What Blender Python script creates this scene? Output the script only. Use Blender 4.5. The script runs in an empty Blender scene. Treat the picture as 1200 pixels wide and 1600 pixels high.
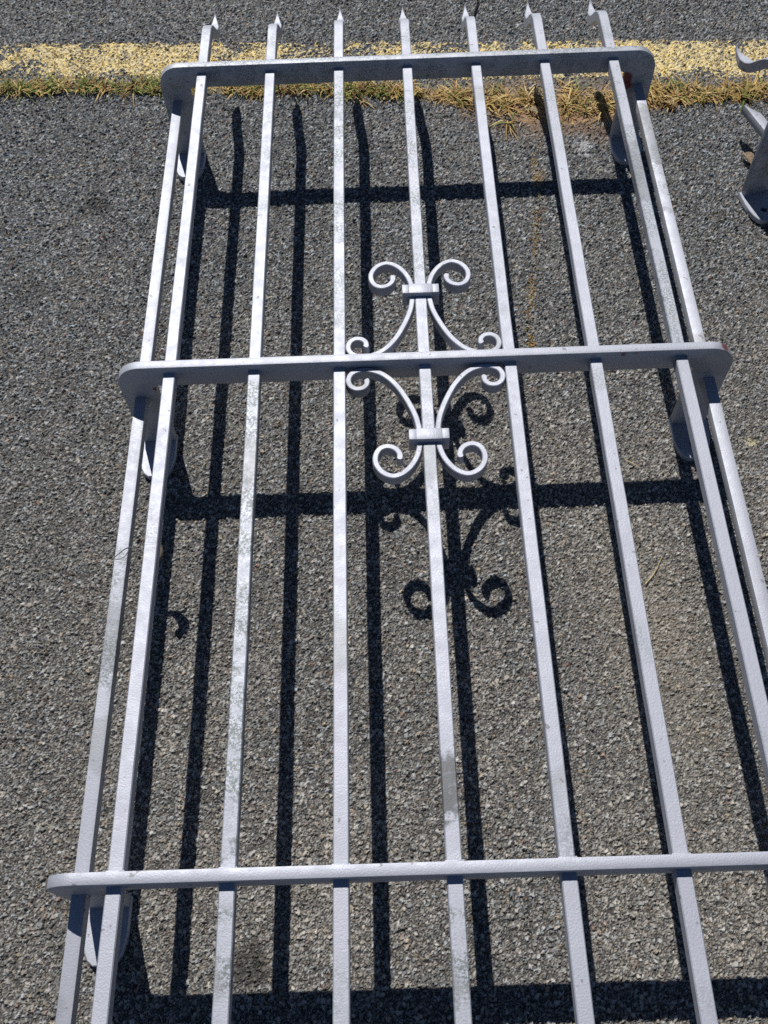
import bpy, bmesh, math, random
import numpy as np
from mathutils import Matrix, Vector

random.seed(7)
rng = np.random.default_rng(11)
scene = bpy.context.scene
COL = scene.collection
R = math.radians

# ------------------------------------------------------------------ camera
cam_data = bpy.data.cameras.new("camera")
cam = bpy.data.objects.new("camera", cam_data)
COL.objects.link(cam)
cam.matrix_world = Matrix((
    (0.99940706, 0.03359141, 0.00755982, 0.28788545),
    (-0.0255798, 0.87132949, -0.49003122, -0.14020923),
    (-0.02304794, 0.48954728, 0.8716721, 1.15861108),
    (0, 0, 0, 1)))
cam_data.sensor_width = 36.0
cam_data.sensor_fit = 'AUTO'
cam_data.lens = 1468.24 / 1600 * 36.0
cam_data.clip_start = 0.02
cam_data.clip_end = 1000
scene.camera = cam

# ------------------------------------------------------------------ light
SUNDIR = Vector((0.2154, -0.7145, -1.0)).normalized()       # the way the light travels
world = bpy.data.worlds.new("World")
scene.world = world
world.use_nodes = True
wn = world.node_tree
for n in list(wn.nodes):
    wn.nodes.remove(n)
sky = wn.nodes.new("ShaderNodeTexSky")
sky.sky_type = 'NISHITA'
sky.sun_disc = False
sky.air_density = 0.75
sky.dust_density = 0.0
sky.ozone_density = 6.5
sky.sun_elevation = math.asin(-SUNDIR.z)
sky.sun_rotation = math.atan2(-SUNDIR.x, -SUNDIR.y)
bg = wn.nodes.new("ShaderNodeBackground")
bg.inputs['Strength'].default_value = 0.05
wo = wn.nodes.new("ShaderNodeOutputWorld")
wn.links.new(sky.outputs[0], bg.inputs['Color'])
wn.links.new(bg.outputs[0], wo.inputs['Surface'])

sun_data = bpy.data.lights.new("sun", 'SUN')
sun_data.energy = 5.0
sun_data.angle = R(0.53)
sun_data.color = (1.0, 0.965, 0.915)
sun = bpy.data.objects.new("sun", sun_data)
COL.objects.link(sun)
sun.rotation_euler = SUNDIR.to_track_quat('-Z', 'Y').to_euler()
sun.location = (-0.8, 3.0, 4.0)

vs = scene.view_settings
vs.view_transform = 'Standard'
vs.look = 'None'
vs.exposure = 0.0
vs.gamma = 1.0
vs.use_curve_mapping = False
scene.cycles.use_denoising = False
scene.cycles.max_bounces = 6


# ------------------------------------------------------------------ helpers
def link(o, parent=None):
    COL.objects.link(o)
    if parent is not None:
        o.parent = parent
    return o


def tag(o, label=None, cat=None, group=None, kind=None):
    if label: o['label'] = label
    if cat: o['category'] = cat
    if group: o['group'] = group
    if kind: o['kind'] = kind
    return o


def from_bm(name, bm, m, parent=None, loc=(0, 0, 0), smooth=None):
    bmesh.ops.recalc_face_normals(bm, faces=bm.faces)
    me = bpy.data.meshes.new(name)
    bm.to_mesh(me)
    bm.free()
    me.materials.append(m)
    if smooth is not None:
        for p in me.polygons:
            p.use_smooth = True
        me.set_sharp_from_angle(angle=R(smooth))
    o = bpy.data.objects.new(name, me)
    o.location = loc
    return link(o, parent)


def vnoise(x, y, scale, seed):
    """smooth value noise in 0..1, scale = feature size in metres"""
    r = np.random.default_rng(seed)
    t = r.random((128, 128)).astype(np.float32)
    u, v = x / scale + 1000.0, y / scale + 1000.0
    i, j = np.floor(u).astype(int), np.floor(v).astype(int)
    f, g = u - i, v - j
    f, g = f * f * (3 - 2 * f), g * g * (3 - 2 * g)
    a, b = t[i % 128, j % 128], t[(i + 1) % 128, j % 128]
    c, d = t[i % 128, (j + 1) % 128], t[(i + 1) % 128, (j + 1) % 128]
    return (a * (1 - f) + b * f) * (1 - g) + (c * (1 - f) + d * f) * g


def fbm(x, y, scale, seed, n=3):
    s, a, tot = 0, 1.0, 0
    for k in range(n):
        s = s + a * vnoise(x, y, scale / 2 ** k, seed + k)
        tot += a
        a *= 0.55
    return s / tot


def sstep(a, b, x):
    t = np.clip((x - a) / (b - a), 0, 1)
    return t * t * (3 - 2 * t)


def mat(name):
    m = bpy.data.materials.new(name)
    m.use_nodes = True
    nt = m.node_tree
    return m, nt, nt.nodes["Principled BSDF"]


def attr_mat(name, rough=0.8, spec=0.3, trans=0.0):
    m, nt, b = mat(name)
    a = nt.nodes.new("ShaderNodeAttribute")
    a.attribute_name = "col"
    nt.links.new(a.outputs['Color'], b.inputs['Base Color'])
    b.inputs['Roughness'].default_value = rough
    b.inputs['Specular IOR Level'].default_value = spec
    return m, nt, b


# ------------------------------------------------------------------ materials
def paint_material(name, rust=(), worn=(), rubbed=()):
    """old silver grey metal paint: fine grain, worn speckled patches, a few rust spots"""
    m, nt, b = mat(name)
    N, L = nt.nodes.new, nt.links.new
    tc = N("ShaderNodeTexCoord")
    oi = N("ShaderNodeObjectInfo")
    off = N("ShaderNodeVectorMath"); off.operation = 'SCALE'
    comb = N("ShaderNodeCombineXYZ")
    for k in range(3):
        L(oi.outputs['Random'], comb.inputs[k])
    L(comb.outputs[0], off.inputs[0]); off.inputs['Scale'].default_value = 7.3
    add = N("ShaderNodeVectorMath"); add.operation = 'ADD'
    L(tc.outputs['Object'], add.inputs[0]); L(off.outputs[0], add.inputs[1])
    P = add.outputs[0]

    def noise(scale, detail=3, rough=0.6, vec=P):
        n = N("ShaderNodeTexNoise")
        n.inputs['Scale'].default_value = scale
        n.inputs['Detail'].default_value = detail
        n.inputs['Roughness'].default_value = rough
        L(vec, n.inputs['Vector'])
        return n.outputs['Fac']

    def rng_(v, a, c, lo=0.0, hi=1.0):
        r = N("ShaderNodeMapRange")
        r.interpolation_type = 'SMOOTHSTEP'
        r.inputs['From Min'].default_value = a
        r.inputs['From Max'].default_value = c
        r.inputs['To Min'].default_value = lo
        r.inputs['To Max'].default_value = hi
        L(v, r.inputs['Value'])
        return r.outputs['Result']

    def mul(a, c):
        x = N("ShaderNodeMath"); x.operation = 'MULTIPLY'
        L(a, x.inputs[0])
        if isinstance(c, float): x.inputs[1].default_value = c
        else: L(c, x.inputs[1])
        return x.outputs[0]

    def mix(f, a, c):
        x = N("ShaderNodeMix"); x.data_type = 'RGBA'
        L(f, x.inputs[0])
        for s, v in ((6, a), (7, c)):
            if isinstance(v, tuple): x.inputs[s].default_value = (*v, 1)
            else: L(v, x.inputs[s])
        return x.outputs[2]

    base = mix(rng_(noise(9, 4), .35, .7), (.375, .395, .45), (.405, .425, .48))
    base = mix(rng_(noise(420, 2), .35, .75, 0, .55), base, (.36, .37, .41))        # grain of the paint
    sep = N("ShaderNodeSeparateXYZ"); L(tc.outputs['Object'], sep.inputs[0])

    def along(y0, y1):
        # 1 between y0 and y1 with ragged ends
        w = N("ShaderNodeMath"); w.operation = 'MULTIPLY_ADD'
        L(noise(60, 4, .7), w.inputs[0]); w.inputs[1].default_value = .06; L(sep.outputs['Y'], w.inputs[2])
        return mul(rng_(w.outputs[0], y0 + .026, y0 + .036), rng_(w.outputs[0], y1 + .024, y1 + .040, 1.0, 0.0))

    def top(a, c):
        x = N("ShaderNodeMath"); x.operation = 'MAXIMUM'
        L(a, x.inputs[0]); L(c, x.inputs[1])
        return x.outputs[0]
    big = rng_(noise(5.5, 3, .55), .58, .70, 0, .55)
    for (y0, y1, k_) in worn:
        big = top(big, mul(mul(along(y0, y1), float(k_)), rng_(noise(28, 3, .6), .40, .58, .18, 1.0)))
    speck = rng_(noise(340, 3, .75), .43, .55)
    base = mix(mul(mul(big, speck), .92), base, (.14, .16, .16))                     # speckled worn zinc
    for (y0, y1, k_) in rubbed:
        base = mix(mul(mul(along(y0, y1), rng_(noise(90, 3, .6), .3, .5, .7, 1.0)), float(k_)), base, (.105, .11, .115))
    smear = rng_(noise(7.5, 2, .5, off.outputs[0] if False else P), .62, .66)
    base = mix(mul(smear, .55), base, (.26, .27, .285))                               # rubbed patches
    pit = rng_(noise(95, 2, .5), .69, .74)
    base = mix(mul(pit, .7), base, (.16, .15, .16))                                  # dark nicks
    rs = rng_(noise(40, 4, .7), .66, .76)
    base = mix(mul(rs, .35), base, (.30, .20, .16))                                  # faint rust bloom
    for (x, y, z, r) in rust:
        d = N("ShaderNodeVectorMath"); d.operation = 'DISTANCE'
        L(tc.outputs['Object'], d.inputs[0]); d.inputs[1].default_value = (x, y, z)
        dd = N("ShaderNodeMath"); dd.operation = 'MULTIPLY_ADD'
        L(noise(120, 3), dd.inputs[0]); dd.inputs[1].default_value = 0.012; L(d.outputs['Value'], dd.inputs[2])
        base = mix(rng_(dd.outputs[0], r, r + .006, .9, 0.0), base, (.17, .035, .025))
    L(base, b.inputs['Base Color'])
    b.inputs['Metallic'].default_value = 0.42
    b.inputs['Specular IOR Level'].default_value = 0.4
    L(rng_(noise(60, 3), .3, .7, .56, .64), b.inputs['Roughness'])
    bp = N("ShaderNodeBump")
    bp.inputs['Strength'].default_value = 0.35
    bp.inputs['Distance'].default_value = 0.0008
    hs = N("ShaderNodeMath"); hs.operation = 'MULTIPLY_ADD'
    L(noise(55, 3), hs.inputs[0]); hs.inputs[1].default_value = .6; L(noise(500, 2), hs.inputs[2])
    L(hs.outputs[0], bp.inputs['Height'])
    L(bp.outputs[0], b.inputs['Normal'])
    return m


PAINT = paint_material("silver_grey_paint")
BAR_PAINT = [
    PAINT,
    paint_material("silver_grey_paint_worn_second", worn=((.02, .62, 1.0), (-.10, -.02, 1.0), (.9, 1.24, .35))),
    paint_material("silver_grey_paint_worn_third", worn=((1.02, 1.24, .9), (.86, .96, 1.0), (.70, .82, .6), (-.3, -.06, .4))),
    paint_material("silver_grey_paint_worn_centre", worn=((.80, 1.20, .8), (-.30, -.03, 1.0), (.40, .62, .35)), rubbed=((.055, .118, .9),)),
    paint_material("silver_grey_paint_worn_fifth", worn=((.70, .95, .25),)),
    paint_material("silver_grey_paint_worn_sixth", worn=((1.05, 1.22, .3), (-.2, -.1, .25))),
    paint_material("silver_grey_paint_worn_last", worn=((.62, 1.23, .75),), rubbed=((.93, 1.05, .45),)),
]
SIDE_PAINT = [paint_material("silver_grey_paint_worn_side", worn=((.22, .40, .9),), rubbed=((.24, .33, .4),)),
              paint_material("silver_grey_paint_worn_far_side", worn=((.95, 1.2, .6),), rubbed=((1.06, 1.20, .45),))]
PAINT_FAR = paint_material("silver_grey_paint_rusty_corner", worn=((-1, 1, .8),), rust=((.704, 0, .129, .016), (.711, 0, .116, .012), (.745, .006, .168, .004), (-.027, 0, .139, .003)))
PAINT_MID = paint_material("silver_grey_paint_rusty_end", rust=((.7365, .008, .176, .010), (.600, 0, .176, .006), (.617, 0, .178, .005), (-.026, 0, .136, .006)))

GROUND, nt, b = attr_mat("asphalt_aggregate", 0.72, 0.35)
a = [n for n in nt.nodes if n.type == 'ATTRIBUTE'][0]
tn = nt.nodes.new("ShaderNodeTexNoise"); tn.inputs['Scale'].default_value = 900; tn.inputs['Detail'].default_value = 3
tcg = nt.nodes.new("ShaderNodeTexCoord"); nt.links.new(tcg.outputs['Object'], tn.inputs['Vector'])
mr = nt.nodes.new("ShaderNodeMapRange"); mr.inputs['From Min'].default_value = .3; mr.inputs['From Max'].default_value = .7
mr.inputs['To Min'].default_value = .68; mr.inputs['To Max'].default_value = 1.32
nt.links.new(tn.outputs['Fac'], mr.inputs['Value'])
mx = nt.nodes.new("ShaderNodeVectorMath"); mx.operation = 'SCALE'
nt.links.new(a.outputs['Color'], mx.inputs[0]); nt.links.new(mr.outputs[0], mx.inputs['Scale'])
nt.links.new(mx.outputs[0], b.inputs['Base Color'])
bp = nt.nodes.new("ShaderNodeBump"); bp.inputs['Strength'].default_value = .5; bp.inputs['Distance'].default_value = .0012
nt.links.new(tn.outputs['Fac'], bp.inputs['Height']); nt.links.new(bp.outputs[0], b.inputs['Normal'])

FARGROUND, nt, b = mat("asphalt_beyond")
vo = nt.nodes.new("ShaderNodeTexVoronoi"); vo.inputs['Scale'].default_value = 230
tcg = nt.nodes.new("ShaderNodeTexCoord"); nt.links.new(tcg.outputs['Object'], vo.inputs['Vector'])
cr = nt.nodes.new("ShaderNodeValToRGB")
cr.color_ramp.elements[0].color = (.05, .05, .05, 1); cr.color_ramp.elements[1].color = (.25, .24, .225, 1)
nt.links.new(vo.outputs['Color'], cr.inputs['Fac']); nt.links.new(cr.outputs[0], b.inputs['Base Color'])
b.inputs['Roughness'].default_value = .8
bp = nt.nodes.new("ShaderNodeBump"); bp.inputs['Strength'].default_value = .8; bp.inputs['Distance'].default_value = .002
bp.invert = True
nt.links.new(vo.outputs['Distance'], bp.inputs['Height']); nt.links.new(bp.outputs[0], b.inputs['Normal'])

YELLOW, nt, b = attr_mat("worn_yellow_paint", 0.7, 0.35)
GRASS, nt, b = attr_mat("dry_grass_blades", 0.7, 0.25)
DRY = attr_mat("dry_plant_matter", 0.75, 0.2)[0]


# ------------------------------------------------------------------ the ground
def seam(x):
    """centre line of the grassy joint between pavement and road"""
    return np.interp(x, (-.9, -.435, -.126, .18, .35, .47, .596, .714, .80, .896, 1.014, 1.4),
                     (1.495, 1.469, 1.455, 1.432, 1.415, 1.392, 1.362, 1.360, 1.374, 1.379, 1.382, 1.37))


def seam_half(x):
    return np.interp(x, (-.9, -.435, .2, .38, .47, .60, .72, .80, .9, 1.4), (.015, .015, .014, .020, .040, .056, .048, .028, .020, .018))


def line_low(x):
    return 1.490 - .047 * (x + .44)


def line_top(x):
    return 1.612 - .051 * (x + .46)


CELL = 0.0042


def chips(x, y, cell, seed, wmax=0.22):
    """additively weighted cellular pattern: nearest id hash, F1, F2, offset to the chip's centre"""
    r = np.random.default_rng(seed)
    T = 256
    jx, jy = r.random((T, T)).astype(np.float32), r.random((T, T)).astype(np.float32)
    w = (r.random((T, T)) ** 2).astype(np.float32) * wmax
    u, v = x / cell + 4096, y / cell + 4096
    i0, j0 = np.floor(u).astype(np.int32), np.floor(v).astype(np.int32)
    f1 = np.full(x.shape, 9.0, np.float32); f2 = np.full(x.shape, 9.0, np.float32)
    idn = np.zeros(x.shape, np.int64); ox = np.zeros(x.shape, np.float32); oy = np.zeros(x.shape, np.float32)
    for di in (-1, 0, 1):
        for dj in (-1, 0, 1):
            i, j = i0 + di, j0 + dj
            # fold three periods differently so that the pattern does not visibly repeat
            a, c = (i * 7 + (j // 97) * 31) % T, (j * 5 + (i // 89) * 17) % T
            dx = (i + jx[a, c] - u).astype(np.float32); dy = (j + jy[a, c] - v).astype(np.float32)
            d = np.sqrt(dx * dx + dy * dy) - w[a, c]
            near = d < f1
            f2 = np.where(near, f1, np.minimum(f2, d))
            f1 = np.where(near, d, f1)
            idn = np.where(near, (i.astype(np.int64) * 73856093) ^ (j.astype(np.int64) * 19349663), idn)
            ox = np.where(near, -dx, ox); oy = np.where(near, -dy, oy)
    return idn, f1, f2, ox, oy


def hash01(idn, k):
    h = (idn ^ (k * 2654435761)) & 0xffffffff
    h = ((h ^ (h >> 16)) * 0x45d9f3b) & 0xffffffff
    h = ((h ^ (h >> 16)) * 0x45d9f3b) & 0xffffffff
    return ((h ^ (h >> 16)) & 0xffffff).astype(np.float32) / 0xffffff


def chip_layer(x, y, cell, seed, amp, tilt):
    idn, f1, f2, ox, oy = chips(x, y, cell, seed)
    gap = (f2 - f1) * cell / .0042
    body = sstep(0.02, 0.52, gap)
    r1, r2, r3 = (hash01(idn, k + seed) for k in (1, 2, 3))
    h = body * (0.0006 + amp * r1) + body * cell * (ox * (r2 - .5) + oy * (r3 - .5)) * tilt
    return idn, gap, body, h


def ground_height_colour(x, y):
    idn, gap, body, h = chip_layer(x, y, .0030, 3, .0021, 1.8)
    idb, gapb, bodyb, hb = chip_layer(x, y, .0047, 5, .0023, 1.6)
    big = (hash01(idb, 31) < .36) & (gapb > .08)
    hb = hb + .0009
    top = big & (hb > h)
    h = np.where(top, hb, h); idn = np.where(top, idb ^ 0x5bd1e995, idn)
    gap = np.where(top, gapb, gap); body = np.where(top, bodyb, body)
    r1, r4, r5 = (hash01(idn, k) for k in (1, 4, 5))
    sunk = (r4 < .13) & ~top
    h = np.where(sunk, h * .25 - .0006, h)
    h = h + (fbm(x, y, .05, 40, 3) - .5) * .0018 + (fbm(x, y, .45, 50, 2) - .5) * .004
    # colours of the stones themselves
    v = .115 + .34 * r5 ** 1.8
    hue = hash01(idn, 6)
    colr = np.stack([v * .97, v, v * 1.0], -1)
    warm = (hue > .66)[..., None]
    colr = np.where(warm, np.stack([v * 1.06, v * 1.0, v * .89], -1), colr)
    tan = (hue > .955)[..., None]
    colr = np.where(tan, np.stack([.28 + .10 * r1, .225 + .08 * r1, .16 + .05 * r1], -1), colr)
    blue = (hue < .20)[..., None]
    colr = np.where(blue, np.stack([v * .90, v * 1.0, v * 1.06], -1), colr)
    pink = ((hue > .942) & (hue < .955))[..., None]
    colr = np.where(pink, np.stack([.26 + 0 * v, .16 + 0 * v, .125 + 0 * v], -1), colr)
    white = (hash01(idn, 9) > .985)[..., None]
    colr = np.where(white, np.stack([.46 + 0 * v, .45 + 0 * v, .42 + 0 * v], -1), colr)
    bit = np.array([.022, .021, .021])
    k = sstep(0.05, .36, gap)[..., None] * np.where(sunk, .55, 1.0)[..., None]
    colr = bit * (1 - k) + colr * k
    # dusty patches, plus sky reflection painted as tone: near part browner, far greyer
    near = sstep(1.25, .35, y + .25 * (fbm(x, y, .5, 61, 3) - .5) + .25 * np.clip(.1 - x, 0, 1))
    dust_sheen = sstep(.36, .82, fbm(x, y, .20, 60, 4)) * (.25 + .40 * near) + .42 * near
    dust_sheen = np.clip(dust_sheen, 0, 1)[..., None] * .46 * (.12 + .88 * k)
    dust_sheen_col = np.array([.40, .36, .305])
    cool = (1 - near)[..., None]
    colr = colr * (1 + cool * np.array([.02, .05, .09]))  # bluish sheen of the sky at a low angle, painted into the far stones
    colr = colr * (1 - dust_sheen) + dust_sheen_col * dust_sheen * (.45 + 1.1 * hash01(idn, 17)[..., None])
    # pale scuffed places
    for (cx, cy, rx, ry, s) in ((.62, .33, .06, .10, .30), (.66, .20, .05, .1, .2), (.35, .72, .1, .1, .12)):
        g = np.exp(-(((x - cx) / rx) ** 2 + ((y - cy) / ry) ** 2)) * s
        colr = colr * (1 - g[..., None]) + np.array([.30, .26, .20]) * g[..., None]
    # old oil spots
    for (cx, cy, rr, s) in ((-.21, 1.147, .035, .55), (.11, -.068, .035, .75), (-.3, .95, .05, .25)):
        d = np.hypot(x - cx, y - cy) + .03 * (fbm(x, y, .03, 70, 2) - .5)
        g = sstep(rr, rr * .3, d) * s
        colr = colr * (1 - g[..., None]) + np.array([.03, .027, .024]) * g[..., None]
    # white scuff by the corner of the grille
    d = np.hypot((x - .656) / .9, (y - 1.252)) + .03 * (fbm(x, y, .012, 80, 2) - .5)
    g = (sstep(.034, .008, d) * (fbm(x, y, .006, 83, 2) > .42))
    colr = colr * (1 - .45 * g[..., None]) + np.array([.62, .64, .68]) * .45 * g[..., None]
    d = np.hypot(x - .818, y - .608) + .016 * (fbm(x, y, .006, 84, 2) - .5)
    g = sstep(.012, .006, d) * (hash01(idn, 12) > .45)
    colr = colr * (1 - .8 * g[..., None]) + np.array([.62, .56, .30]) * .8 * g[..., None]
    # crack in the road
    cx = .489 + (y - 1.637) * .2 + .006 * (vnoise(x * 0, y, .02, 90) - .5)
    g = sstep(.0035, .001, np.abs(x - cx)) * sstep(1.615, 1.63, y)
    h = h - .006 * g
    colr = colr * (1 - g[..., None]) + bit * .6 * g[..., None]
    # mossy hair crack in the pavement
    mx_ = np.interp(y, (.75, .852, .947, 1.093, 1.32), (.512, .517, .533, .556, .582))
    d = np.abs(x - mx_) + .02 * (fbm(x, y, .03, 95, 2) - .5)
    g = sstep(.012, .0, d) * sstep(.54, .66, fbm(x, y, .045, 97, 3)) * .8 * sstep(.74, .78, y)
    mo = np.where((hash01(idn, 14) > .5)[..., None], np.array([.30, .15, .045]), np.array([.24, .20, .05]))
    colr = colr * (1 - .75 * g[..., None]) + mo * .75 * g[..., None]
    # joint filled with earth
    sd = np.abs(y - seam(x)) / seam_half(x) + .8 * (fbm(x, y, .04, 99, 3) - .5)
    g = sstep(1.0, .65, sd)
    soil_h = -.001 + .004 * fbm(x, y, .012, 101, 3)
    h = h * (1 - g) + soil_h * g
    sc_ = np.stack([.17 + .14 * r1, .105 + .08 * r1, .055 + .045 * r1], -1)
    lf = sstep(.50, .30, x)[..., None]
    sc_ = sc_ * (1 - lf) + np.stack([.085 + .05 * r1, .075 + .04 * r1, .04 + .02 * r1], -1) * lf
    colr = colr * (1 - g[..., None]) + sc_ * g[..., None]
    # earth washed out below and above the joint
    spill = sstep(2.6, .9, np.abs(y - seam(x)) / seam_half(x)) * sstep(.38, .5, x) * sstep(.85, .72, x) * sstep(.40, .6, fbm(x, y, .05, 104, 3))
    colr = colr * (1 - .55 * spill[..., None]) + sc_ * .55 * spill[..., None]
    silt = sstep(seam(x) + .01, seam(x) + .03, y) * sstep(line_low(x) + .012, line_low(x) - .004, y)
    gs = silt * .35
    colr = colr * (1 - gs[..., None]) + np.array([.21, .19, .155]) * gs[..., None]
    return h, colr, idn, gap, body


def build_ground():
    NX, NY = 830, 1220
    ys = np.concatenate([[0], np.cumsum(np.linspace(.00125, .0021, NY - 1))])
    ys = -.26 + ys / ys[-1] * (1.90 + .26)
    side_ = np.cumsum(np.linspace(1.0, 7.5, 90)) / 860.0      # wider and wider columns beyond the part in view
    u = np.concatenate([-side_[::-1], np.linspace(0, 1, NX), 1 + side_])
    NX = len(u)
    t = (ys + .26) / 2.16
    xl = -.30 + t * (-.62 + .30); xr = .84 + t * (1.22 - .84)
    X = xl[:, None] + u[None] * (xr - xl)[:, None]
    Y = np.repeat(ys[:, None], NX, 1)
    X = X + rng.uniform(-.25, .25, X.shape) * .0012
    Y = Y + rng.uniform(-.25, .25, X.shape) * .0012
    Y[0] = ys[0]; Y[-1] = ys[-1]
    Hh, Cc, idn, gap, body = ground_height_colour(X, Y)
    # smooth return to zero along the rim so that the outer sheet meets it
    Hh = Hh - .0012
    rim = np.minimum.reduce([u[None] - u[0] + 0 * X, u[-1] - u[None] + 0 * X, t[:, None] + 0 * X, 1 - t[:, None] + 0 * X])
    Hh = Hh * np.clip(rim / .02, 0, 1)
    co = np.stack([X, Y, Hh], -1).reshape(-1, 3)
    ii = np.arange(NX * NY).reshape(NY, NX)
    quads = np.stack([ii[:-1, :-1], ii[:-1, 1:], ii[1:, 1:], ii[1:, :-1]], -1).reshape(-1, 4)
    # outer sheet
    FAR = 160.0
    oc = np.array([[-FAR, -FAR, 0], [FAR, -FAR, 0], [FAR, FAR, 0], [-FAR, FAR, 0]], float)
    n0 = len(co)
    co = np.vstack([co, oc])
    loops = [quads.reshape(-1)]
    starts = list(range(0, len(quads) * 4, 4)); tot = [4] * len(quads)
    rims = [list(ii[0, ::-1]), list(ii[:, -1][::-1]), list(ii[-1, :]), list(ii[:, 0])]
    corner = [(n0, n0 + 1), (n0 + 1, n0 + 2), (n0 + 2, n0 + 3), (n0 + 3, n0)]
    # each side: fan of triangles from the rim edges to the far corners, split at the middle
    tris = []
    for rm, (a, c) in zip(rims, corner):
        m_ = len(rm) // 2
        for k in range(len(rm) - 1):
            tris.append((rm[k], rm[k + 1], c if k < m_ else a))
        tris.append((rm[m_], a, c))
    tris = np.array(tris)
    loops.append(tris.reshape(-1))
    base = len(quads) * 4
    starts += [base + 3 * k for k in range(len(tris))]; tot += [3] * len(tris)
    lv = np.concatenate(loops).astype(np.int32)
    me = bpy.data.meshes.new("asphalt_ground")
    me.vertices.add(len(co)); me.vertices.foreach_set("co", co.astype(np.float32).ravel())
    me.loops.add(len(lv)); me.loops.foreach_set("vertex_index", lv)
    me.polygons.add(len(starts)); me.polygons.foreach_set("loop_start", np.array(starts, np.int32))
    mi = np.zeros(len(starts), np.int32); mi[len(quads):] = 1
    me.materials.append(GROUND); me.materials.append(FARGROUND)
    me.polygons.foreach_set("material_index", mi)
    sm = np.zeros(len(starts), bool)
    me.polygons.foreach_set("use_smooth", sm)
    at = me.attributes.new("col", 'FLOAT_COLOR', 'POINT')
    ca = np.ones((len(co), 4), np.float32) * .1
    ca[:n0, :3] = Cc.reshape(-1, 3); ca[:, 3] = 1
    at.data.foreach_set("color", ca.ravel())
    me.update(); me.validate()
    o = bpy.data.objects.new("asphalt_ground", me)
    link(o)
    tag(o, "grey worn asphalt of coarse chippings under the grilles", kind='structure')

    # ---- yellow road line: paint left on the stones of a band of the road
    band = (Y > line_low(X) - .006) & (Y < line_top(X) + .006)
    edge = np.minimum(Y - line_low(X), line_top(X) - Y) + .010 * (fbm(X, Y, .02, 120, 2) - .5)
    wear = fbm(X, Y, .05, 121, 3) * .6 + fbm(X, Y, .012, 124, 2) * .4
    keep = .50 + .9 * (wear - .5) + np.where(X > .75, .10, 0) - .34 * sstep(.040, .0, Y - line_low(X)) - .22 * sstep(.03, .0, line_top(X) - Y) + .06 - .5 * sstep(.56, .70, fbm(X, Y, .11, 131, 3))
    keep = keep + np.where(X < .0, .08, 0)
    on = band & (edge > .001) & (hash01(idn, 21) < keep + .39) & (gap > .035)
    fm = (on[:-1, :-1].astype(int) + on[:-1, 1:] + on[1:, 1:] + on[1:, :-1]) >= 3
    q = quads[fm.reshape(-1)]
    used, inv = np.unique(q, return_inverse=True)
    lc = co[used].copy(); lc[:, 2] += .0006
    me = bpy.data.meshes.new("yellow_line")
    me.from_pydata(lc.tolist(), [], inv.reshape(-1, 4).tolist())
    me.materials.append(YELLOW)
    at = me.attributes.new("col", 'FLOAT_COLOR', 'POINT')
    r = hash01(idn, 23).reshape(-1)[used]
    w_ = wear.reshape(-1)[used]
    c1, c2, c3 = np.array([.80, .60, .19]), np.array([.66, .53, .27]), np.array([.44, .39, .27])
    k = np.clip(r * .75 + (w_ - .5) * 1.2, 0, 1)[:, None]
    cc = c3 * (1 - k) + c2 * k
    kk = np.clip(r * 1.8 - .8, 0, 1)[:, None]
    cc = cc * (1 - kk) + c1 * kk
    pale = (hash01(idn, 25).reshape(-1)[used] > .84)[:, None]
    cc = np.where(pale, np.array([.66, .58, .36]), cc)
    ca = np.ones((len(lc), 4), np.float32); ca[:, :3] = cc
    at.data.foreach_set("color", ca.ravel())
    me.update()
    o = bpy.data.objects.new("yellow_line", me)
    link(o)
    tag(o, "worn yellow painted line along the edge of the road", kind='structure')


build_ground()


# ------------------------------------------------------------------ grille builder
S = 0.113                 # bar spacing
ZT = 0.1696               # top of the bars
BW = 0.016                # bar width
TH = 0.0123               # thickness of a cross rail
RAIL_Y = (-0.632, 0.0, 0.6378, 1.2574)
RAIL_TOP = 0.1812


def section_sweep(bm, pts, frames, sections):
    """sections: list of lists of (a, b); point = p + a*u + b*v; caps at both ends"""
    rings = []
    for p, (u, v), sec in zip(pts, frames, sections):
        rings.append([bm.verts.new(p + u * a + v * c) for a, c in sec])
    n = len(rings[0])
    for r0, r1 in zip(rings[:-1], rings[1:]):
        for k in range(n):
            bm.faces.new((r0[k], r0[(k + 1) % n], r1[(k + 1) % n], r1[k]))
    bm.faces.new(rings[0][::-1]); bm.faces.new(rings[-1])


def rect(w, h, c):
    w, h = w / 2, h / 2
    c = min(c, w * .45, h * .45)
    return [(-w + c, -h), (w - c, -h), (w, -h + c), (w, h - c), (w - c, h), (-w + c, h), (-w, h - c), (-w, -h + c)]


def catmull(P, n):
    P = [np.array(p, float) for p in P]
    P = [2 * P[0] - P[1]] + P + [2 * P[-1] - P[-2]]
    out = []
    for k in range(1, len(P) - 2):
        for t in np.linspace(0, 1, n, endpoint=False):
            a, b_, c, d = P[k - 1], P[k], P[k + 1], P[k + 2]
            out.append(.5 * (2 * b_ + (c - a) * t + (2 * a - 5 * b_ + 4 * c - d) * t * t + (3 * b_ - a - 3 * c + d) * t ** 3))
    out.append(P[-2])
    return out


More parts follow.
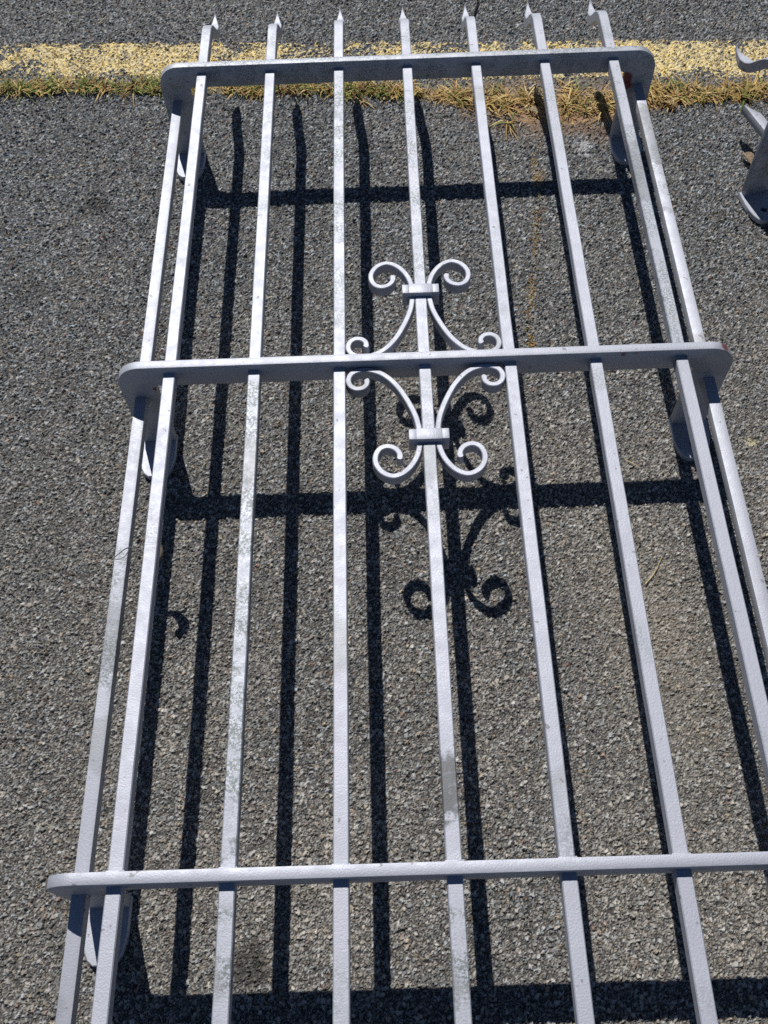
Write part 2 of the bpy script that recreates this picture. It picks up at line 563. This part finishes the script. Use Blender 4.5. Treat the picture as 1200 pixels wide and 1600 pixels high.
def bar_bm(seed):
    """a square bar along y whose far end dips in an S and runs out to a point"""
    r = random.Random(seed)
    zc = ZT - BW / 2
    yz = [(y, zc) for y in np.arange(-.72, 1.335, .06)]
    j = r.uniform(-.002, .002)
    hook = [(1.345, .1616), (1.372, .1611), (1.388, .1565), (1.401, .1475), (1.413, .136), (1.425, .125),
            (1.440, .1165), (1.455, .1138), (1.469, .1160), (1.480, .1210), (1.487, .1275)]
    yz += [tuple(p) for p in catmull([(a + j, c) for a, c in hook], 4)]
    pts = [Vector((r.uniform(-.00025, .00025), a, c)) for a, c in yz]
    frames, secs = [], []
    hs = len(yz) - 41
    for k, p in enumerate(pts):
        t = (pts[min(k + 1, len(pts) - 1)] - pts[max(k - 1, 0)]).normalized()
        u = Vector((1, 0, 0)); v = u.cross(t).normalized()
        frames.append((u, v))
        f = max(0.0, (k - (len(pts) - 13)) / 12.0)
        wx = BW * max(.04, 1 - f ** .8)
        wz = BW * (1 - .95 * f ** .9)
        secs.append(rect(wx, wz, .0011))
    bm = bmesh.new()
    section_sweep(bm, pts, frames, secs)
    return bm


def prism(bm, poly, axis, a, c):
    """extrude a polygon given in the other two axes between a and c along axis 'y' or 'z'"""
    def P(p, s):
        return (p[0], s, p[1]) if axis == 'y' else (p[0], p[1], s)
    v0 = [bm.verts.new(P(p, a)) for p in poly]
    v1 = [bm.verts.new(P(p, c)) for p in poly]
    n = len(poly)
    for k in range(n):
        bm.faces.new((v0[k], v0[(k + 1) % n], v1[(k + 1) % n], v1[k]))
    f0 = bm.faces.new(v0[::-1]); f1 = bm.faces.new(v1)
    return f0, f1


def bevel_all(bm, w, ang=30):
    bmesh.ops.recalc_face_normals(bm, faces=bm.faces)
    ed = [e for e in bm.edges if len(e.link_faces) == 2 and e.calc_face_angle(0) > R(ang)]
    bmesh.ops.bevel(bm, geom=ed, offset=w, segments=2, profile=.5, affect='EDGES', clamp_overlap=True)


def rail_bm():
    XO, XI, XC = -.0735, -.0255, -.0385
    left = []
    rad = XC - XO
    left += [(XO + .002, .010), (XO, .03)]
    for k in range(0, 11):                         # rounded upper corner
        a = math.pi - k / 10 * math.pi / 2
        left.append((XC + rad * math.cos(a), RAIL_TOP - rad * 1.05 + rad * 1.05 * math.sin(a)))
    M = 6 * S
    right = [(M - x, z) for x, z in left][::-1]
    zb, rr = .1425, .006
    inner_r = [(M - XI, .010)] + [(M - XI - rr + rr * math.cos(a), zb - rr + rr * math.sin(a)) for a in (0, math.pi / 4, math.pi / 2)]
    inner_l = [(M - x, z) for x, z in inner_r][::-1]
    poly = left + right + inner_r + inner_l
    bm = bmesh.new()
    f0, f1 = prism(bm, poly, 'y', 0, TH)
    bevel_all(bm, .0009)
    return bm


FOOT = [(-.0775, .012), (-.0775, -.016), (-.0755, -.032), (-.0715, -.047), (-.0675, -.055), (-.0610, -.0605), (-.040, -.0605), (-.033, -.056), (-.0285, -.048), (-.0245, -.028), (-.0245, .012)]


def foot_bm(mirror):
    """foot plate with a drilled bolt hole"""
    M = 6 * S
    hx, hy, hr = -.0505, -.036, .0056
    out = []
    N = 40
    P = [np.array(p) for p in FOOT]
    L_ = [np.linalg.norm(P[(k + 1) % len(P)] - P[k]) for k in range(len(P))]
    # walk the outline by angle about the hole so that the ring of faces stays clean
    angs = sorted(math.atan2(p[1] - hy, p[0] - hx) for p in P)
    dense = sorted(set(angs + [-math.pi + 2 * math.pi * (k + .37) / 28 for k in range(28)]))

    def hit(a):
        d = np.array([math.cos(a), math.sin(a)]); o = np.array([hx, hy]); best = None
        for k in range(len(P)):
            p, q_ = P[k], P[(k + 1) % len(P)]
            A = np.array([d, p - q_]).T
            if abs(np.linalg.det(A)) < 1e-12: continue
            t, s_ = np.linalg.solve(A, p - o)
            if t > 0 and -1e-6 <= s_ <= 1 + 1e-6 and (best is None or t < best): best = t
        return o + d * best
    outer = [hit(a) for a in dense]
    inner = [np.array([hx + hr * math.cos(a), hy + hr * math.sin(a)]) for a in dense]
    bm = bmesh.new()

    def mk(p, z):
        x = M - p[0] if mirror else p[0]
        return bm.verts.new((x, p[1], z))
    e = .0012
    cen = np.array([hx, hy])
    lo = [mk(p, .0012) for p in outer]; mid = [mk(p, .010 - e) for p in outer]
    hi = [mk(p + (cen - p) / np.linalg.norm(cen - p) * e, .010) for p in outer]
    ih = [mk(p, .010) for p in inner]; il = [mk(p, .0012) for p in inner]
    n = len(dense)
    for k in range(n):
        j = (k + 1) % n
        for a_, b_ in ((lo, mid), (mid, hi), (hi, ih), (ih, il), (il, lo)):
            bm.faces.new((a_[k], a_[j], b_[j], b_[k]))
    return bm


def weld_bm():
    """lumpy bead of weld round a square bar"""
    bm = bmesh.new()
    h = BW / 2 + .0004
    path = []
    for (x0, z0), (x1, z1) in (((-h, -h), (h, -h)), ((h, -h), (h, h)), ((h, h), (-h, h)), ((-h, h), (-h, -h))):
        for t in (0, .2, .4, .6, .8):
            path.append((x0 + (x1 - x0) * t, z0 + (z1 - z0) * t))
    r = random.Random(5)
    rings = []
    for (x, z) in path:
        d = Vector((x, 0, z)).normalized()
        rad = r.uniform(.0016, .0029)
        rings.append([bm.verts.new(Vector((x, 0, z)) + d * rad * math.cos(a) * .8 + Vector((0, 1, 0)) * rad * math.sin(a) * 1.2) for a in [k * math.pi / 3 for k in range(6)]])
    n = len(rings)
    for k in range(n):
        for q_ in range(6):
            bm.faces.new((rings[k][q_], rings[k][(q_ + 1) % 6], rings[(k + 1) % n][(q_ + 1) % 6], rings[(k + 1) % n][q_]))
    return bm


SCROLL = [(38.5, 153), (37.5, 147.5), (39.5, 141), (45, 135.5), (54, 133), (63, 137), (68, 147), (67.5, 159), (60, 171), (48, 177), (37, 174.5), (26.5, 166),
          (18, 153), (13.5, 140), (11.6, 128), (11.4, 116), (12.6, 104), (16, 87), (25, 63.5), (38, 39), (54, 21), (71, 12.5), (86, 11.6), (97, 17),
          (101.2, 26.5), (99, 36), (92, 41.5), (83.5, 41), (78, 36), (77, 30), (78.5, 27)]


def scroll_bm(sx, sy):
    P = catmull([(a * .001, c * .001) for a, c in SCROLL], 6)
    pts = [Vector((3 * S + sx * a, RAIL_Y[2] + TH / 2 + sy * c, ZT - .0084)) for a, c in P]
    frames, secs = [], []
    n = len(pts)
    for k, p in enumerate(pts):
        t = (pts[min(k + 1, n - 1)] - pts[max(k - 1, 0)]).normalized()
        v = Vector((0, 0, 1)); u = t.cross(v).normalized()
        frames.append((u, v))
        f = min(k, n - 1 - k) / 9.0
        th = .0072 + (.0008 * math.sin(min(f, 1) * math.pi) if f < 1 else 0) - (.0022 if f == 0 else 0)
        secs.append(rect(th, .0165, .0010))
    bm = bmesh.new()
    section_sweep(bm, pts, frames, secs)
    return bm


def collar_bm(yc):
    bm = bmesh.new()
    cx = 3 * S
    for (x0, x1, y0, y1, z0, z1) in ((-.0255, -.0162, -.0078, .0078, .1502, .1762), (.0162, .0255, -.0078, .0078, .1502, .1762), (-.0164, .0164, -.0084, .0084, .1520, .1768)):
        prism(bm, [(cx + x0, yc + y0), (cx + x1, yc + y0), (cx + x1, yc + y1), (cx + x0, yc + y1)], 'z', z0, z1)
    bevel_all(bm, .0009)
    return bm


def side_bar_bm(right):
    z1 = .1194
    end = RAIL_Y[3] + TH + .083
    x0 = 6 * S + .0500 if right else -.0500
    w = BW / 2
    poly = [(x0 - w, -.72), (x0 + w, -.72), (x0 + w, end - (0 if right else .030)), (x0 - w, end - (.030 if right else 0))]
    bm = bmesh.new()
    prism(bm, poly, 'z', z1 - BW, z1)
    bevel_all(bm, .0011)
    return bm


def build_grille():
    root = bpy.data.objects.new("window_grille", None)
    link(root)
    rails = []
    feet = {False: None, True: None}
    rbm = rail_bm()
    rmesh = None
    for k, y in enumerate(RAIL_Y):
        bm = rbm.copy() if k < 3 else rbm
        o = from_bm("cross_rail", bm, (PAINT, PAINT, PAINT_MID, PAINT_FAR)[k], root, (0, y, 0), 40)
        rails.append(o)
        for mirror in (False, True):
            if feet[mirror] is None:
                f = from_bm("foot_plate", foot_bm(mirror), PAINT, o, smooth=40)
                feet[mirror] = f
            else:
                f = feet[mirror].copy()
                link(f, o)
    weld = None
    for k in range(7):
        bar = from_bm("bar", bar_bm(k), BAR_PAINT[k], root, (k * S, 0, 0), 40)
        for y in RAIL_Y[1:]:
            if weld is None:
                weld = from_bm("weld_bead", weld_bm(), PAINT, bar, (0, y + TH, ZT - BW / 2), 60)
            else:
                w = weld.copy(); link(w, bar); w.location = (0, y + TH, ZT - BW / 2)
    for right in (False, True):
        from_bm("side_bar", side_bar_bm(right), SIDE_PAINT[int(right)], root, smooth=40)
    for sx in (-1, 1):
        for sy in (-1, 1):
            from_bm("scroll", scroll_bm(sx, sy), PAINT, root, smooth=40)
    for sy in (-1, 1):
        from_bm("collar", collar_bm(RAIL_Y[2] + TH / 2 + sy * .121), PAINT, root, smooth=40)
    return root


def copy_tree(o, parent=None):
    c = o.copy()
    link(c, parent)
    for ch in list(o.children):
        copy_tree(ch, c)
    return c


grille = build_grille()
tag(grille, "silver grey window grille with scrollwork, lying face up across the whole picture", "window grille", "iron window grilles laid on the asphalt")
grille2 = copy_tree(grille)
tag(grille2, "window grille cut off by the right edge, showing one hook tip and bolt foot", "window grille", "iron window grilles laid on the asphalt")
yaw = R(17)
lc = Vector((-.0735, RAIL_Y[3], 0)); lc.rotate(Matrix.Rotation(yaw, 3, 'Z'))
grille2.rotation_euler = (0, 0, yaw)
far_rail = [c for c in grille2.children if c.name.startswith('cross_rail')]
far_rail = max(far_rail, key=lambda c: c.location.y)
bent = min(far_rail.children, key=lambda c: c.data.vertices[0].co.x)       # its left foot is bent a little
bm_ = Matrix.Translation((-.0735, 0, 0)) @ Matrix.Rotation(R(-9), 4, 'Z') @ Matrix.Translation((.0735, 0, 0))
bent.location = bm_.translation
bent.rotation_euler = (0, 0, R(-9))
grille2.location = (.907 - lc.x, 1.099 - lc.y, 0)


# ------------------------------------------------------------------ grass in the joint
def blades(specs):
    """specs: list of (x, y, z, heading, length, width, lift, curl, colour) -> one mesh of bent blades"""
    V, F, C = [], [], []
    for (x, y, z, a, ln, w, lift, curl, c) in specs:
        d = np.array([math.cos(a), math.sin(a)]); s_ = np.array([-d[1], d[0]])
        n0 = len(V); n = 4
        el = lift; px, pz = np.array([x, y]), z
        for k in range(n + 1):
            ww = w * (1 - (k / n) ** 1.6) * .5 + .00012
            V.append((*(px + s_ * ww), pz)); V.append((*(px - s_ * ww), pz + .0003))
            kk = .75 + .25 * k / n
            C += [tuple(kk * q_ for q_ in c)] * 2
            px = px + d * math.cos(el) * ln / n; pz = max(pz + math.sin(el) * ln / n, .0004)
            el -= curl / n
            d = d + s_ * random.uniform(-.18, .18); d = d / np.linalg.norm(d); s_ = np.array([-d[1], d[0]])
        for k in range(n):
            F.append((n0 + 2 * k, n0 + 2 * k + 1, n0 + 2 * k + 3, n0 + 2 * k + 2))
    return V, F, C


def blade_object(name, specs, m):
    V, F, C = blades(specs)
    me = bpy.data.meshes.new(name)
    me.from_pydata(V, [], F)
    me.materials.append(m)
    at = me.attributes.new("col", 'FLOAT_COLOR', 'POINT')
    at.data.foreach_set("color", np.array([(*c, 1) for c in C], np.float32).ravel())
    me.update()
    return link(bpy.data.objects.new(name, me))


STRAW = [(.54, .38, .13), (.46, .30, .09), (.62, .48, .22), (.38, .23, .08), (.50, .31, .10)]
GREEN = [(.14, .19, .03), (.10, .15, .025), (.20, .24, .045), (.27, .28, .07)]
BROWN = [(.20, .11, .05), (.15, .08, .04), (.26, .16, .07)]


def grass_colour(green):
    u = random.random()
    if u < green: return random.choice(GREEN)
    if u < green + .15: return random.choice(BROWN)
    return random.choice(STRAW)


specs = []
for _ in range(780):                                    # tufts along the joint
    x = random.uniform(-1.1, 1.75)
    if .45 < x < .72 and random.random() < .35: continue
    if x < .42 and vnoise(np.array([x]), np.array([0.0]), .05, 201)[0] < .36 and random.random() < .8: continue
    hw = float(seam_half(x))
    y = float(seam(x)) + random.gauss(0, .42) * max(hw, .021)
    g = float(np.interp(x, (-.75, -.2, .0, .3, .45, .9, 1.3), (.62, .58, .42, .42, .16, .26, .40))) * (0.1 + 1.6 * random.random())
    big = random.choice((.7, .9, 1.0, 1.2, 1.5)) * (1.0 + .25 * (x > .42))
    tone = random.uniform(.7, 1.15)
    for _ in range(random.randint(5, 15)):
        a = random.uniform(0, 2 * math.pi)
        if random.random() < .45: a = random.gauss(random.choice((-math.pi / 2, math.pi / 2, math.pi * .8, .4)), .6)
        specs.append((x + random.gauss(0, .006), y + random.gauss(0, .005), random.uniform(0, .003), a, random.uniform(.012, .030) * big,
                      random.uniform(.0014, .0032), random.uniform(.05, 1.0 if x < .42 else .75), random.uniform(.3, 1.8), tuple(tone * q_ for q_ in grass_colour(g))))
for _ in range(1300):                                   # dead litter lying flat on the earth
    x = random.uniform(-.75, 1.3)
    if random.random() < .4: x = random.uniform(.4, .85)
    hw = float(seam_half(x))
    y = float(seam(x)) + random.gauss(0, .55) * hw
    specs.append((x, y, .002 + random.uniform(0, .003), random.uniform(0, 6.28), random.uniform(.006, .018), random.uniform(.0010, .0022), random.uniform(-.1, .25), .3, grass_colour(.06)))
o = blade_object("dry_grass", specs, GRASS)
tag(o, "dry straw coloured grass with green tufts growing in the joint along the road", "grass", kind='stuff')

# moss and tiny weeds in the hair crack of the pavement
specs = []
for _ in range(230):
    y = random.choice((random.gauss(1.07, .035), random.gauss(.90, .05), random.gauss(.80, .025), random.uniform(.76, 1.3)))
    x = float(np.interp(y, (.75, .852, .947, 1.093, 1.32), (.512, .517, .533, .556, .582))) + random.gauss(0, .005)
    c = random.choice([(.34, .20, .06), (.30, .14, .06), (.20, .18, .045), (.38, .27, .08)])
    specs.append((x, y, .001, random.uniform(0, 6.28), random.uniform(.003, .007), random.uniform(.0012, .0022), random.uniform(.3, 1.2), .8, c))
o = blade_object("moss", specs, GRASS)
tag(o, "orange brown moss in the hair crack between the bars", "moss", kind='stuff')


# ------------------------------------------------------------------ loose bits
def tube(pts, rad, name, m, colour):
    P = catmull(pts, 5)
    P = [Vector(p) for p in P]
    bm = bmesh.new()
    frames, secs = [], []
    for k, p in enumerate(P):
        t = (P[min(k + 1, len(P) - 1)] - P[max(k - 1, 0)]).normalized()
        u = t.cross(Vector((0, 0, 1)))
        u = u.normalized() if u.length > 1e-4 else Vector((1, 0, 0))
        v = u.cross(t).normalized()
        frames.append((u, v)); r_ = rad * (1 - .6 * k / len(P))
        secs.append([(r_ * math.cos(a), r_ * math.sin(a)) for a in [q_ * math.pi / 3 for q_ in range(6)]])
    section_sweep(bm, P, frames, secs)
    return bm


def plain(name, c, rough=.7):
    m, nt, b = mat(name)
    tc = nt.nodes.new("ShaderNodeTexCoord")
    n = nt.nodes.new("ShaderNodeTexNoise"); n.inputs['Scale'].default_value = 220
    nt.links.new(tc.outputs['Object'], n.inputs['Vector'])
    r = nt.nodes.new("ShaderNodeValToRGB")
    r.color_ramp.elements[0].position = .3; r.color_ramp.elements[1].position = .7
    r.color_ramp.elements[0].color = (*[q_ * .7 for q_ in c], 1); r.color_ramp.elements[1].color = (*[min(1, q_ * 1.25) for q_ in c], 1)
    nt.links.new(n.outputs['Fac'], r.inputs['Fac']); nt.links.new(r.outputs[0], b.inputs['Base Color'])
    b.inputs['Roughness'].default_value = rough
    return m


SHADOW_CURL = [(-0.0385, 0.4223, 0.08), (-0.0301, 0.4247, 0.08), (-0.0203, 0.4207, 0.08), (-0.0127, 0.4121, 0.08), (-0.0102, 0.4019, 0.08), (-0.0148, 0.3948, 0.08), (-0.0208, 0.3959, 0.08)]
WIRE = plain("dull_stalk", (.20, .19, .19))
zt = .1194 + .0006
bm = tube([(-.030, .404, .1165), (-.040, .4055, zt), (-.046, .4035, zt), (-.054, .3965, zt), (-.0585, .391, zt - .0004), (-.053, .3895, zt), (-.046, .393, zt), (-.0415, .4005, zt), (-.0405, .4045, zt + .0005)], .00045, "stalk", WIRE, None)
o = from_bm("stalk_loop", bm, WIRE, smooth=60)
bm = tube([(-.031, .404, .1165), (-.026, .4042, .105), (-.031, .414, .104), (-.0320, .430, .092)], .0006, "stalk", WIRE, None)
stem = from_bm("stem", bm, WIRE, o, smooth=60)
bm = bmesh.new()
P = [Vector((p[0] - .2154 * .010, p[1] + .7145 * .010, p[2] + .010)) for p in catmull(SHADOW_CURL, 4)]             # unseen curl added behind the bar, shaped to cast the hooked shadow
frames, secs = [], []
for k, p in enumerate(P):
    t = (P[min(k + 1, len(P) - 1)] - P[max(k - 1, 0)]).normalized()
    u = t.cross(Vector((0, 0, 1))).normalized()
    frames.append((u, u.cross(t).normalized()))
    r_ = .0074 * min(1.0, .22 + 1.5 * k / (len(P) - 1)) * (1.0 if k < len(P) - 3 else .6)
    secs.append([(r_ * math.cos(a_), r_ * .8 * math.sin(a_)) for a_ in [q_ * math.pi / 4 for q_ in range(8)]])
section_sweep(bm, P, frames, secs)
from_bm("added_shadow_curl", bm, plain("brown_shadow_curl", (.13, .11, .085)), o, smooth=60)
tag(o, "thin grey stalk bent into a small loop on the left side bar", "stalk")

STRAWM = plain("straw", (.50, .40, .20))
for pts, lab in ((((.447, .557, .003), (.458, .552, .004), (.470, .553, .003)), "short straw lying beside the shadow right of the lower scroll"),
                 (((.629, .582, .003), (.640, .574, .004), (.648, .569, .003)), "pale straw on the asphalt in front of the middle rail's right foot"),
                 (((-.268, 1.660, .003), (-.258, 1.676, .004), (-.256, 1.684, .003)), "pale straw on the road beyond the yellow line"),
                 (((.626, .385, .003), (.640, .40, .004), (.655, .425, .003)), "curved thin straw between the two right hand bars")):
    o = from_bm("straw", tube(pts, .0010, "straw", STRAWM, None), STRAWM, smooth=60)
    tag(o, lab, "straw", "loose straws on the asphalt")


def leaf(x, y, rot, ln, w, c, lab):
    bm = bmesh.new()
    n = 7
    grid = []
    for k in range(n):
        t = k / (n - 1)
        ww = w * math.sin(math.pi * min(1, .06 + t * .94)) ** .8 / 2 + .0003
        z = .003 + .006 * math.sin(t * 2.6)
        row = [bm.verts.new(((t - .5) * ln, s_ * ww, z + abs(s_) * ww * .7 + random.uniform(-.0006, .0006))) for s_ in (-1, 0, 1)]
        grid.append(row)
    for k in range(n - 1):
        for j in (0, 1):
            bm.faces.new((grid[k][j], grid[k][j + 1], grid[k + 1][j + 1], grid[k + 1][j]))
    ext = bmesh.ops.solidify(bm, geom=bm.faces[:], thickness=.0004)
    o = from_bm("dry_leaf", bm, plain("dry_leaf", c), smooth=50)
    o.location = (x, y, 0); o.rotation_euler = (0, 0, rot)
    tag(o, lab, "leaf", "dry leaves on the asphalt")


leaf(.937, 1.195, 2.0, .034, .016, (.50, .38, .26), "pale dry leaf at the foot of the cut off grille")
leaf(.826, 1.347, -.7, .036, .008, (.55, .42, .20), "long straw coloured leaf at the grass right of the far corner")
leaf(.573, 1.342, -.5, .030, .010, (.62, .54, .38), "whitish dry leaf at the grass between the two right bars")
